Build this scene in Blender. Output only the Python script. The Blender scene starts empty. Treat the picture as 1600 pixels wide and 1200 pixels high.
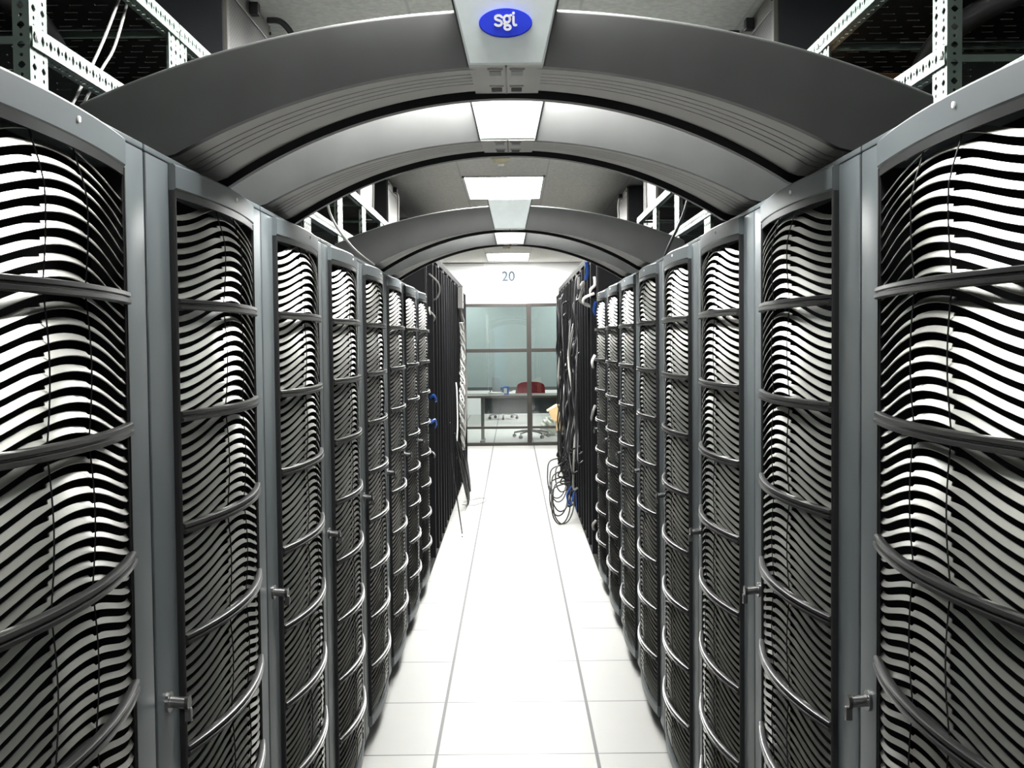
import bpy, bmesh, math, random
import numpy as np
from mathutils import Vector, Matrix

C = bpy.context.scene.collection
SC = bpy.context.scene
random.seed(7)
PI = math.pi

# ------------------------------------------------------------------ camera
H = 1.572                      # lens height
F = 1724.0                     # focal length in pixels of a 1600 px wide frame
cam_d = bpy.data.cameras.new('camera'); cam = bpy.data.objects.new('camera', cam_d); C.objects.link(cam)
cam_d.sensor_width = 36.0; cam_d.lens = 36.0 * F / 1600.0; cam_d.clip_start = 0.02
dc = Vector((1, 67, -F)).normalized()              # where the aisle direction falls in the picture
r = math.radians(0.55)
up = Vector((-math.sin(r), math.cos(r), 0)); uc = (up - dc * up.dot(dc)).normalized()
xc = dc.cross(uc)
M3 = Matrix((xc, dc, uc))
cam.matrix_world = Matrix.Translation((0, 0, H)) @ M3.to_4x4()
SC.camera = cam

# ------------------------------------------------------------------ world and exposure
w = bpy.data.worlds.new('world'); SC.world = w; w.use_nodes = True
w.node_tree.nodes['Background'].inputs[0].default_value = (0.9, 0.95, 1, 1)
w.node_tree.nodes['Background'].inputs[1].default_value = 0.02
SC.view_settings.view_transform = 'Standard'; SC.view_settings.look = 'None'
SC.view_settings.gamma = 1; SC.view_settings.use_curve_mapping = False
SC.view_settings.exposure = 2.6
LAMP = 15.0                    # strength of the fluorescent diffusers

# ------------------------------------------------------------------ materials
def mat(name, col, rough=0.5, metal=0.0, noise=0.0, nscale=8.0, emit=None, estr=0.0, spec=0.5, bump=0.0, bscale=60.0, coat=0.0):
    m = bpy.data.materials.new(name); m.use_nodes = True
    nt = m.node_tree; b = nt.nodes['Principled BSDF']
    b.inputs['Base Color'].default_value = (*col, 1); b.inputs['Roughness'].default_value = rough
    b.inputs['Metallic'].default_value = metal; b.inputs['Specular IOR Level'].default_value = spec
    b.inputs['Coat Weight'].default_value = coat
    if emit: b.inputs['Emission Color'].default_value = (*emit, 1); b.inputs['Emission Strength'].default_value = estr
    if noise or bump:
        tc = nt.nodes.new('ShaderNodeTexCoord')
    if noise:
        n = nt.nodes.new('ShaderNodeTexNoise'); n.inputs['Scale'].default_value = nscale; n.inputs['Detail'].default_value = 5
        nt.links.new(tc.outputs['Object'], n.inputs['Vector'])
        cr = nt.nodes.new('ShaderNodeValToRGB')
        cr.color_ramp.elements[0].position = 0.3; cr.color_ramp.elements[1].position = 0.75
        cr.color_ramp.elements[0].color = (*[c * (1 - noise) for c in col], 1)
        cr.color_ramp.elements[1].color = (*[min(1, c * (1 + noise)) for c in col], 1)
        nt.links.new(n.outputs['Fac'], cr.inputs['Fac']); nt.links.new(cr.outputs['Color'], b.inputs['Base Color'])
    if bump:
        n2 = nt.nodes.new('ShaderNodeTexNoise'); n2.inputs['Scale'].default_value = bscale
        nt.links.new(tc.outputs['Object'], n2.inputs['Vector'])
        bp = nt.nodes.new('ShaderNodeBump'); bp.inputs['Strength'].default_value = bump; bp.inputs['Distance'].default_value = 0.002
        nt.links.new(n2.outputs['Fac'], bp.inputs['Height']); nt.links.new(bp.outputs['Normal'], b.inputs['Normal'])
    return m

def grid_mat(name, col, line, size, ox, oy, wx, wy, rough, noise=0.03, nscale=3.0, spec=0.5):
    """square tiles with dark joints, laid out in the room's own metres"""
    m = mat(name, col, rough, noise=noise, nscale=nscale, spec=spec); nt = m.node_tree
    b = nt.nodes['Principled BSDF']; src = b.inputs['Base Color'].links[0].from_socket
    geo = nt.nodes.new('ShaderNodeTexCoord'); sep = nt.nodes.new('ShaderNodeSeparateXYZ')
    nt.links.new(geo.outputs['Object'], sep.inputs[0])
    fac = []
    for ax, off, wd in ((0, ox, wx), (1, oy, wy)):
        a = nt.nodes.new('ShaderNodeMath'); a.operation = 'SUBTRACT'; a.inputs[1].default_value = off - size / 2
        nt.links.new(sep.outputs[ax], a.inputs[0])
        p = nt.nodes.new('ShaderNodeMath'); p.operation = 'PINGPONG'; p.inputs[1].default_value = size / 2
        nt.links.new(a.outputs[0], p.inputs[0])
        g = nt.nodes.new('ShaderNodeMath'); g.operation = 'GREATER_THAN'; g.inputs[1].default_value = size / 2 - wd / 2
        nt.links.new(p.outputs[0], g.inputs[0]); fac.append(g)
    mx = nt.nodes.new('ShaderNodeMath'); mx.operation = 'MAXIMUM'
    nt.links.new(fac[0].outputs[0], mx.inputs[0]); nt.links.new(fac[1].outputs[0], mx.inputs[1])
    mix = nt.nodes.new('ShaderNodeMix'); mix.data_type = 'RGBA'
    nt.links.new(mx.outputs[0], mix.inputs['Factor']); nt.links.new(src, mix.inputs['A'])
    mix.inputs['B'].default_value = (*line, 1)
    nt.links.new(mix.outputs['Result'], b.inputs['Base Color'])
    return m

def mesh_face_mat(name, col, dark, scale):
    """wire mesh: a small diamond weave over a darker ground"""
    m = mat(name, col, 0.45, metal=0.3); nt = m.node_tree; b = nt.nodes['Principled BSDF']
    tc = nt.nodes.new('ShaderNodeTexCoord'); mp = nt.nodes.new('ShaderNodeMapping')
    mp.inputs['Rotation'].default_value = (math.radians(45), 0, 0); mp.inputs['Scale'].default_value = (scale,) * 3
    ck = nt.nodes.new('ShaderNodeTexChecker'); ck.inputs['Scale'].default_value = 1
    ck.inputs['Color1'].default_value = (*col, 1); ck.inputs['Color2'].default_value = (*dark, 1)
    nt.links.new(tc.outputs['Object'], mp.inputs[0]); nt.links.new(mp.outputs[0], ck.inputs[0])
    nt.links.new(ck.outputs['Color'], b.inputs['Base Color'])
    return m

M = {}
M['floor'] = grid_mat('raised_floor', (0.37, 0.37, 0.353), (0.008, 0.008, 0.010), 0.6096, -0.3048, 4.145, 0.013, 0.007, 0.45, 0.02)
M['ceiling'] = grid_mat('ceiling_tiles', (0.72, 0.71, 0.67), (0.58, 0.58, 0.56), 0.6096, -0.358, 7.87, 0.012, 0.008, 0.9, 0.14, 45.0)
M['white_wall'] = mat('white_wall', (0.93, 0.93, 0.94), 0.8, noise=0.01)
M['dark_wall'] = mat('dark_wall', (0.008, 0.0085, 0.009), 0.9, noise=0.1, spec=0.1)  # near-black colour stands in for the unlit space behind the shelves
M['back_wall'] = mat('back_wall', (0.45, 0.45, 0.44), 0.8, noise=0.03)
M['cab'] = mat('cabinet_grey', (0.070, 0.081, 0.087), 0.40, metal=0.15, noise=0.05, nscale=3, bump=0.03)
M['cab_side'] = mat('cabinet_side', (0.05, 0.055, 0.06), 0.5, noise=0.05)
M['black'] = mat('black_plastic', (0.007, 0.007, 0.008), 0.45, noise=0.1, spec=0.25)
M['inside'] = mat('black_inside', (0.003, 0.003, 0.004), 0.9, noise=0.1, spec=0.1)
M['slat'] = mat('louvre_paint', (0.29, 0.29, 0.267), 0.31, metal=1.0, noise=0.05, nscale=14, spec=0.6)
M['rung'] = mat('dark_metal', (0.012, 0.012, 0.012), 0.30, spec=0.3, noise=0.12, nscale=20)
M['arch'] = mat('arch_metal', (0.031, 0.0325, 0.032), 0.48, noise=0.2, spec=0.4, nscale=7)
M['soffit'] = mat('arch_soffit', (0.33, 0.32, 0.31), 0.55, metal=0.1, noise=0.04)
M['groove'] = mat('groove_dark', (0.02, 0.02, 0.022), 0.7, noise=0.1)
M['key'] = mat('keystone_silver', (0.56, 0.61, 0.61), 0.6, noise=0.05, nscale=30, spec=0.2)
M['blue_badge'] = mat('badge_blue', (0.02, 0.05, 0.75), 0.6, noise=0.05, spec=0.2)
M['white_letter'] = mat('letter_white', (0.9, 0.9, 0.92), 0.4, noise=0.01)
M['steel'] = mat('lock_steel', (0.17, 0.17, 0.17), 0.25, metal=0.9, noise=0.1, nscale=30)
M['green'] = mat('pale_green_angle', (0.072, 0.10, 0.085), 0.42, noise=0.05, nscale=10)
M['deck'] = mat('shelf_deck', (0.007, 0.007, 0.006), 0.7, noise=0.2, spec=0.15)
M['unit_side'] = mat('unit_dark', (0.012, 0.013, 0.015), 0.5, noise=0.1, spec=0.25)
M['unit_frame'] = mat('unit_frame', (0.06, 0.058, 0.05), 0.45, noise=0.05)
M['unit_mesh'] = mesh_face_mat('unit_mesh', (0.045, 0.043, 0.037), (0.006, 0.006, 0.005), 90)
M['rack'] = mat('rack_black', (0.004, 0.004, 0.005), 0.6, noise=0.15, spec=0.12)
M['rack_edge'] = mat('rack_edge', (0.010, 0.010, 0.011), 0.5, noise=0.1, spec=0.2)
M['cable_black'] = mat('cable_black', (0.007, 0.007, 0.008), 0.5, noise=0.1)
M['cable_grey'] = mat('cable_grey', (0.20, 0.195, 0.185), 0.45, noise=0.08)
M['cable_white'] = mat('cable_white', (0.75, 0.75, 0.72), 0.45, noise=0.05)
M['cable_blue'] = mat('cable_blue', (0.01, 0.05, 0.22), 0.4, noise=0.08)
M['alu'] = mat('bronze_frame', (0.028, 0.024, 0.02), 0.45, metal=0.2, noise=0.06)
M['blind'] = mat('blind_fabric', (0.20, 0.235, 0.235), 0.8, noise=0.03)
M['blind_dark'] = mat('blind_edge', (0.05, 0.055, 0.055), 0.6, noise=0.05)
M['desk'] = mat('desk_top', (0.085, 0.065, 0.05), 0.4, noise=0.06, nscale=12)
M['desk_metal'] = mat('desk_metal', (0.16, 0.155, 0.15), 0.45, noise=0.05)
M['modesty'] = mat('modesty_panel', (0.10, 0.11, 0.12), 0.5, noise=0.05)
M['red'] = mat('red_fabric', (0.20, 0.006, 0.018), 0.85, noise=0.1, nscale=60)
M['dark_plastic'] = mat('chair_plastic', (0.06, 0.06, 0.065), 0.45, noise=0.05)
M['light_plastic'] = mat('chair_light', (0.45, 0.46, 0.46), 0.5, noise=0.05)
M['cardboard'] = mat('cardboard', (0.60, 0.43, 0.22), 0.8, noise=0.06, nscale=15)
M['brown'] = mat('brown_cardboard', (0.13, 0.065, 0.02), 0.8, noise=0.12, nscale=15)
M['bag'] = mat('plastic_bag', (0.78, 0.78, 0.68), 0.35, noise=0.08)
M['blue_thing'] = mat('blue_carton', (0.05, 0.17, 0.55), 0.5, noise=0.05)
M['paper'] = mat('paper', (0.82, 0.82, 0.80), 0.8, noise=0.02)
M['detector'] = mat('detector', (0.72, 0.66, 0.48), 0.5, noise=0.03)
M['locker'] = mat('locker_blue', (0.25, 0.50, 0.68), 0.5, noise=0.04)
M['sign_grey'] = mat('number_grey', (0.085, 0.11, 0.135), 1.0, noise=0.03, spec=0.0)
M['trim'] = mat('lamp_trim', (0.75, 0.75, 0.74), 0.5, noise=0.02)
M['diffuser'] = mat('diffuser', (0.9, 0.9, 0.9), 0.5, emit=(1.0, 1.0, 0.97), estr=LAMP, noise=0.01)
M['office_fill'] = mat('office_fill', (0.9, 0.9, 0.9), 0.5, emit=(1.0, 1.0, 0.97), estr=8.5, noise=0.01)
M['led'] = mat('status_light', (0.7, 0.75, 0.8), 0.4, emit=(0.8, 0.9, 1), estr=0.6, noise=0.01)

def glass_mat():
    m = bpy.data.materials.new('partition_glass'); m.use_nodes = True; nt = m.node_tree
    nt.nodes.clear()
    out = nt.nodes.new('ShaderNodeOutputMaterial'); tr = nt.nodes.new('ShaderNodeBsdfTransparent')
    tr.inputs[0].default_value = (0.80, 0.88, 0.86, 1)
    gl = nt.nodes.new('ShaderNodeBsdfGlossy'); gl.inputs['Roughness'].default_value = 0.004
    lw = nt.nodes.new('ShaderNodeFresnel'); lw.inputs[0].default_value = 1.6
    mu = nt.nodes.new('ShaderNodeMath'); mu.operation = 'MULTIPLY'; mu.inputs[1].default_value = 1.8
    mx = nt.nodes.new('ShaderNodeMixShader')
    nt.links.new(lw.outputs[0], mu.inputs[0]); nt.links.new(mu.outputs[0], mx.inputs[0])
    nt.links.new(tr.outputs[0], mx.inputs[1]); nt.links.new(gl.outputs[0], mx.inputs[2]); nt.links.new(mx.outputs[0], out.inputs[0])
    return m
M['glass'] = glass_mat()

# ------------------------------------------------------------------ mesh helpers
class MB:
    """collects shapes, then links them as ONE mesh object"""
    def __init__(s): s.v = []; s.f = []; s.mi = []; s.mats = []
    def _m(s, m):
        if m not in s.mats: s.mats.append(m)
        return s.mats.index(m)
    def add(s, verts, faces, m):
        o = len(s.v); s.v += [tuple(p) for p in verts]; i = s._m(m)
        for f in faces: s.f.append([o + k for k in f]); s.mi.append(i)
    def box(s, x0, x1, y0, y1, z0, z1, m, bev=0.0):
        bm = bmesh.new(); bmesh.ops.create_cube(bm, size=1)
        for v in bm.verts:
            v.co.x = x0 if v.co.x < 0 else x1; v.co.y = y0 if v.co.y < 0 else y1; v.co.z = z0 if v.co.z < 0 else z1
        if bev: bmesh.ops.bevel(bm, geom=bm.edges[:], offset=bev, segments=2, affect='EDGES', profile=0.6)
        s.bm(bm, m)
    def bm(s, bm, m, mx=None):
        bm.verts.ensure_lookup_table(); bm.verts.index_update()
        vs = [(mx @ v.co if mx else v.co.copy()) for v in bm.verts]
        fs = [[v.index for v in f.verts] for f in bm.faces]
        s.add(vs, fs, m); bm.free()
    def cyl(s, p0, p1, r0, m, r1=None, n=14):
        s.tube([p0, p1], r0, m, n=n, r_end=r1)
    def tube(s, pts, rad, m, n=8, r_end=None, cap=True):
        pts = [Vector(p) for p in pts]; vs = []; fs = []
        t0 = (pts[1] - pts[0]).normalized()
        a = t0.orthogonal().normalized()
        for i, p in enumerate(pts):
            t = (pts[min(i + 1, len(pts) - 1)] - pts[max(i - 1, 0)]).normalized()
            a = (a - t * a.dot(t)).normalized(); b = t.cross(a)
            rr = rad if r_end is None else rad + (r_end - rad) * i / (len(pts) - 1)
            for k in range(n):
                an = 2 * PI * k / n; vs.append(p + (a * math.cos(an) + b * math.sin(an)) * rr)
        for i in range(len(pts) - 1):
            for k in range(n):
                fs.append([i * n + k, i * n + (k + 1) % n, (i + 1) * n + (k + 1) % n, (i + 1) * n + k])
        if cap: fs.append(list(range(n))[::-1]); fs.append([(len(pts) - 1) * n + k for k in range(n)])
        s.add(vs, fs, m)
    def loft(s, rings, m, close=True, caps=True):
        n = len(rings[0]); vs = [p for rg in rings for p in rg]; fs = []
        for i in range(len(rings) - 1):
            for k in range(n if close else n - 1):
                fs.append([i * n + k, (i + 1) * n + k, (i + 1) * n + (k + 1) % n, i * n + (k + 1) % n])
        if caps: fs.append(list(range(n))); fs.append([(len(rings) - 1) * n + k for k in range(n)][::-1])
        s.add(vs, fs, m)
    def prism(s, poly, axis, a0, a1, m):
        def P(p, a): return {'x': (a, p[0], p[1]), 'y': (p[0], a, p[1]), 'z': (p[0], p[1], a)}[axis]
        s.loft([[P(p, a0) for p in poly], [P(p, a1) for p in poly]], m)
    def lathe(s, prof, c, m, n=24):
        rings = [[(c[0] + rr * math.cos(2 * PI * k / n), c[1] + rr * math.sin(2 * PI * k / n), c[2] + z) for k in range(n)] for rr, z in prof]
        s.loft(rings, m)
    def build(s, name, parent=None, smooth=False, loc=None):
        me = bpy.data.meshes.new(name); me.from_pydata(s.v, [], s.f)
        for m in s.mats: me.materials.append(M[m])
        me.polygons.foreach_set('material_index', s.mi)
        bm = bmesh.new(); bm.from_mesh(me); bmesh.ops.recalc_face_normals(bm, faces=bm.faces[:]); bm.to_mesh(me); bm.free()
        if smooth:
            me.polygons.foreach_set('use_smooth', [True] * len(me.polygons)); me.set_sharp_from_angle(angle=math.radians(38))
        o = bpy.data.objects.new(name, me); C.objects.link(o)
        if parent: o.parent = parent
        if loc: o.location = loc
        return o

def tag(o, label, cat, group=None):
    o['label'] = label; o['category'] = cat
    if group: o['group'] = group
    return o
def thing(name, loc, rz, label, cat, group=None):
    o = bpy.data.objects.new(name, None); C.objects.link(o); o.empty_display_size = 0.1
    o.location = loc; o.rotation_euler = (0, 0, rz)
    return tag(o, label, cat, group)
def struct(o): o['kind'] = 'structure'; return o
def copy_tree(o, parent=None):
    c = o.copy(); C.objects.link(c)
    if parent: c.parent = parent
    for ch in list(o.children): copy_tree(ch, c)
    return c
def smooth_path(pts, n=6):
    P = [Vector(p) for p in pts]; out = []
    for i in range(len(P) - 1):
        a = P[max(i - 1, 0)]; b = P[i]; c = P[i + 1]; d = P[min(i + 2, len(P) - 1)]
        for k in range(n):
            t = k / n
            out.append(0.5 * ((2 * b) + (c - a) * t + (2 * a - 5 * b + 4 * c - d) * t * t + (3 * b - a - 3 * c + d) * t ** 3))
    out.append(P[-1]); return out

def perf(mb, org, u, v, L, W, pitch, m, kinds=('diamond', 'dot'), thick=0.002, half=None):
    """a strip of sheet metal with real holes punched along it"""
    org = Vector(org); u = Vector(u).normalized(); v = Vector(v).normalized(); nrm = u.cross(v)
    n = max(1, round(L / pitch)); p = L / n
    for i in range(n):
        c0 = i * p; k = kinds[i % len(kinds)]
        cx = c0 + p / 2; cy = W / 2
        out = [(c0, 0), (cx, 0), (c0 + p, 0), (c0 + p, cy), (c0 + p, W), (cx, W), (c0, W), (c0, cy)]
        if k == 'diamond': ra, rb = p * 0.40, W * 0.25; an = [(-.6, -.6), (0, -1), (.6, -.6), (1, 0), (.6, .6), (0, 1), (-.6, .6), (-1, 0)]
        elif k == 'dot': ra, rb = min(p * 0.22, W * 0.12), min(p * 0.22, W * 0.12); an = [(-.7, -.7), (0, -1), (.7, -.7), (1, 0), (.7, .7), (0, 1), (-.7, .7), (-1, 0)]
        else: ra, rb = half[0], half[1]; an = [(-1, -1), (0, -1), (1, -1), (1, 0), (1, 1), (0, 1), (-1, 1), (-1, 0)]
        inn = [(cx + ra * a, cy + rb * b) for a, b in an]
        vs = []
        for off in (0, thick):
            vs += [org + u * a + v * b + nrm * off for a, b in out] + [org + u * a + v * b + nrm * off for a, b in inn]
        fs = []
        for q in range(8):
            r_ = (q + 1) % 8
            fs += [[q, r_, 8 + r_, 8 + q], [16 + r_, 16 + q, 24 + q, 24 + r_], [8 + q, 8 + r_, 24 + r_, 24 + q]]
        mb.add(vs, fs, m)

# ------------------------------------------------------------------ the room
CEIL = 2.75; YW = 16.57; YB = -4.6; XW = 2.1; YO = 23.6
mb = MB(); mb.box(-4.2, 4.2, YB, YO, -0.1, 0, 'floor'); struct(mb.build('floor'))
mb = MB(); mb.box(-4.2, 4.2, YB, YO, CEIL, CEIL + 0.1, 'ceiling'); struct(mb.build('ceiling'))
mb = MB(); mb.box(-XW - 0.1, -XW, YB, YW, 0, CEIL, 'dark_wall'); struct(mb.build('wall_left'))
mb = MB(); mb.box(XW, XW + 0.1, YB, YW, 0, CEIL, 'dark_wall'); struct(mb.build('wall_right'))
mb = MB(); mb.box(-4.2, 4.2, YB - 0.1, YB, 0, CEIL, 'back_wall'); struct(mb.build('wall_near'))
ZT = 2.135
mb = MB(); mb.box(-4.2, 4.2, YW, YW + 0.12, ZT, CEIL, 'white_wall'); struct(mb.build('wall_far'))
mb = MB(); mb.box(-4.2, 4.2, YO, YO + 0.1, 0, CEIL, 'white_wall'); struct(mb.build('wall_office'))
mb = MB(); mb.box(-4.3, -4.2, YW, YO, 0, CEIL, 'white_wall'); struct(mb.build('wall_office_left'))
mb = MB(); mb.box(4.2, 4.3, YW, YO, 0, CEIL, 'white_wall'); struct(mb.build('wall_office_right'))
mb = MB(); mb.box(-1.05, -0.42, YW - 0.05, YW, 2.70, 2.735, 'trim', 0.004); struct(mb.build('trim_1'))

# glazed partition at the end of the aisle: frame members and one pane per opening
wd = bpy.data.objects.new('window_1', None); C.objects.link(wd); wd.location = (0, YW, 0); struct(wd)
xs = [-2.05, -0.95, 0.245, 1.15, 2.05]
mb = MB()
mb.box(-2.1, 2.1, -0.03, 0.05, 2.09, ZT, 'alu', 0.004); mb.box(-2.1, 2.1, -0.03, 0.05, 0.0, 0.045, 'alu', 0.004)
mb.box(-2.1, 2.1, -0.025, 0.045, 1.405, 1.46, 'alu', 0.004); mb.box(-2.1, 2.1, -0.02, 0.04, 0.255, 0.29, 'alu', 0.003)
for x in xs: mb.box(x - 0.034, x + 0.034, -0.035, 0.055, 0.0, ZT, 'alu', 0.004)
mb.build('window_frame', wd)
for a, b in zip(xs[:-1], xs[1:]):
    for z0, z1 in ((0.045, 0.255), (0.29, 1.405), (1.46, 2.09)):
        mb = MB(); mb.add([(a + .034, .01, z0), (b - .034, .01, z0), (b - .034, .01, z1), (a + .034, .01, z1)], [[0, 1, 2, 3]], 'glass')
        mb.build('pane', wd)

# the number on the far wall
def text_mesh(name, s, size, m, extr=0.002):
    cu = bpy.data.curves.new(name, 'FONT'); cu.body = s; cu.size = size; cu.extrude = extr; cu.offset = 0.004; cu.align_x = 'CENTER'
    o = bpy.data.objects.new(name, cu); C.objects.link(o); bpy.context.view_layer.update()
    me = bpy.data.meshes.new_from_object(o.evaluated_get(bpy.context.evaluated_depsgraph_get()))
    bpy.data.objects.remove(o); me.materials.clear(); me.materials.append(M[m]); me.name = name
    o = bpy.data.objects.new(name, me); C.objects.link(o); return o
o = text_mesh('number_sign', '20', 0.20, 'sign_grey'); o.rotation_euler = (PI / 2, 0, 0); o.location = (-0.055, YW - 0.003, 2.475)
tag(o, 'grey number 20 on the white wall above the glass partition', 'sign')

# ------------------------------------------------------------------ ceiling lamps (2 x 4 ft troffers down the aisle)
lamp_words = {-2.4: 'added light panel behind the camera, out of view', 1.80: 'ceiling light panel over the two nearest arches',  # panel behind the camera is added, out of view, to light the near end
              4.85: 'ceiling light panel over the far pair of arches', 7.90: 'bright white ceiling light panel seen above the third arch',
              10.95: 'ceiling light panel between the open black racks', 14.75: 'ceiling light panel nearest the far white wall'}
def lamp(x, y, label, name='ceiling_light', dm='diffuser'):
    t = thing(name, (x, y + 0.61, CEIL), 0, label, 'light', 'light panels along the ceiling')
    mb = MB(); a, b = 0.298, 0.605
    for q in ((-a, -a + .018, -b, b), (a - .018, a, -b, b), (-a, a, -b, -b + .018), (-a, a, b - .018, b)):
        mb.box(*q, -0.012, 0.0, 'trim')
    mb.build('frame', t)
    mb = MB(); mb.box(-a + .018, a - .018, -b + .018, b - .018, -0.008, -0.002, dm); mb.build('diffuser', t)
for y, l in lamp_words.items(): lamp(-0.053, y, l)
lamp(-1.0, 18.6, 'added unseen light panel in the office, to the left', dm='office_fill'); lamp(1.2, 18.6, 'added unseen light panel in the office, to the right', dm='office_fill')  # office panels are added out of view to brighten the room behind the glass
lamp(0.2, 21.6, 'added unseen light panel in the office, at the back', dm='office_fill')

def detector(y, label):
    t = thing('smoke_detector', (-0.065, y, CEIL), 0, label, 'smoke detector')
    mb = MB(); mb.lathe([(0.0, 0), (0.058, 0), (0.058, -0.012), (0.048, -0.016), (0.044, -0.036), (0.0, -0.042)], (0, 0, 0), 'detector'); mb.build('housing', t, True)
    mb = MB(); mb.lathe([(0.0, -0.041), (0.022, -0.041), (0.018, -0.052), (0, -0.052)], (0, 0, 0), 'trim'); mb.build('sensor_cap', t, True)
detector(7.15, 'cream round smoke detector in front of the visible light panel'); detector(14.6 - .9, 'small smoke detector just below the crown of the last arch')

# ------------------------------------------------------------------ server cabinets
XA = 0.5706; HC = 1.885; P = 0.793
G0, G1 = 0.123, 1.829; NB = 9; BP = (G1 - G0) / NB; HW = 0.275
def bow(x): u = x / (HW + .003); return -(0.011 + 0.034 * (1 - u * u))

def fade(t): t = min(1, max(0, t)); return t * t * (3 - 2 * t)
def slat_panel(lo, hi):
    """wavy louvres whose edge heights lie in [lo, hi): rounded blades sagging to both stiles"""
    mb = MB(); pitch = BP / 10
    us = [-1, -.9, -.8, -.7, -.6, -.5, -.42, -.36, -.31, -.27, -.242, -.23, -.218, -.15, -.075]; us = us + [0] + [-q for q in us[::-1]]
    k = math.ceil((lo - 0.0781) / pitch - 1e-6)
    while 0.0781 + k * pitch < hi - 1e-6:
        ze = 0.0781 + k * pitch; k += 1
        if ze + 0.045 > 1.846: continue
        rings = []
        for u in us:
            x = u * (HW - 0.0045)
            z = ze + 0.045 * (0.5 + 0.5 * math.cos(PI * u)) ** 0.8
            ph = ((z - G0) / BP) % 1.0
            fd = .40 + .60 * fade(min(G1 + .01 - z, z - G0 + .02) / .09)
            y = -0.004 - 0.024 * fd * (1 - u * u) - 0.006 * fd * math.sin(PI * ph) * (1 - u ** 4)
            tt = (ze - G0) / (G1 - G0); sw = .50 + .42 * tt; pn = .40 + .22 * tt; qn = math.sqrt(1 - pn * pn)
            ring = []
            for a, b in ((.0062, -.0004), (.0057, -.0009), (-.0057, -.0009), (-.0062, -.0004), (-.0062, .0004), (-.0057, .0009), (.0057, .0009), (.0062, .0004)):
                aa = a * sw
                if a > 0: aa *= 1 - .85 * max(0, 1 - abs(abs(u) - .242) / .13) * (abs(u) > .235)      # outer lengths end rounded at the tie rod
                ring.append((x, y + aa * pn + b * qn, z + aa * qn - b * pn))
            rings.append(ring)
        mb.loft(rings, 'slat')
    return mb

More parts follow.
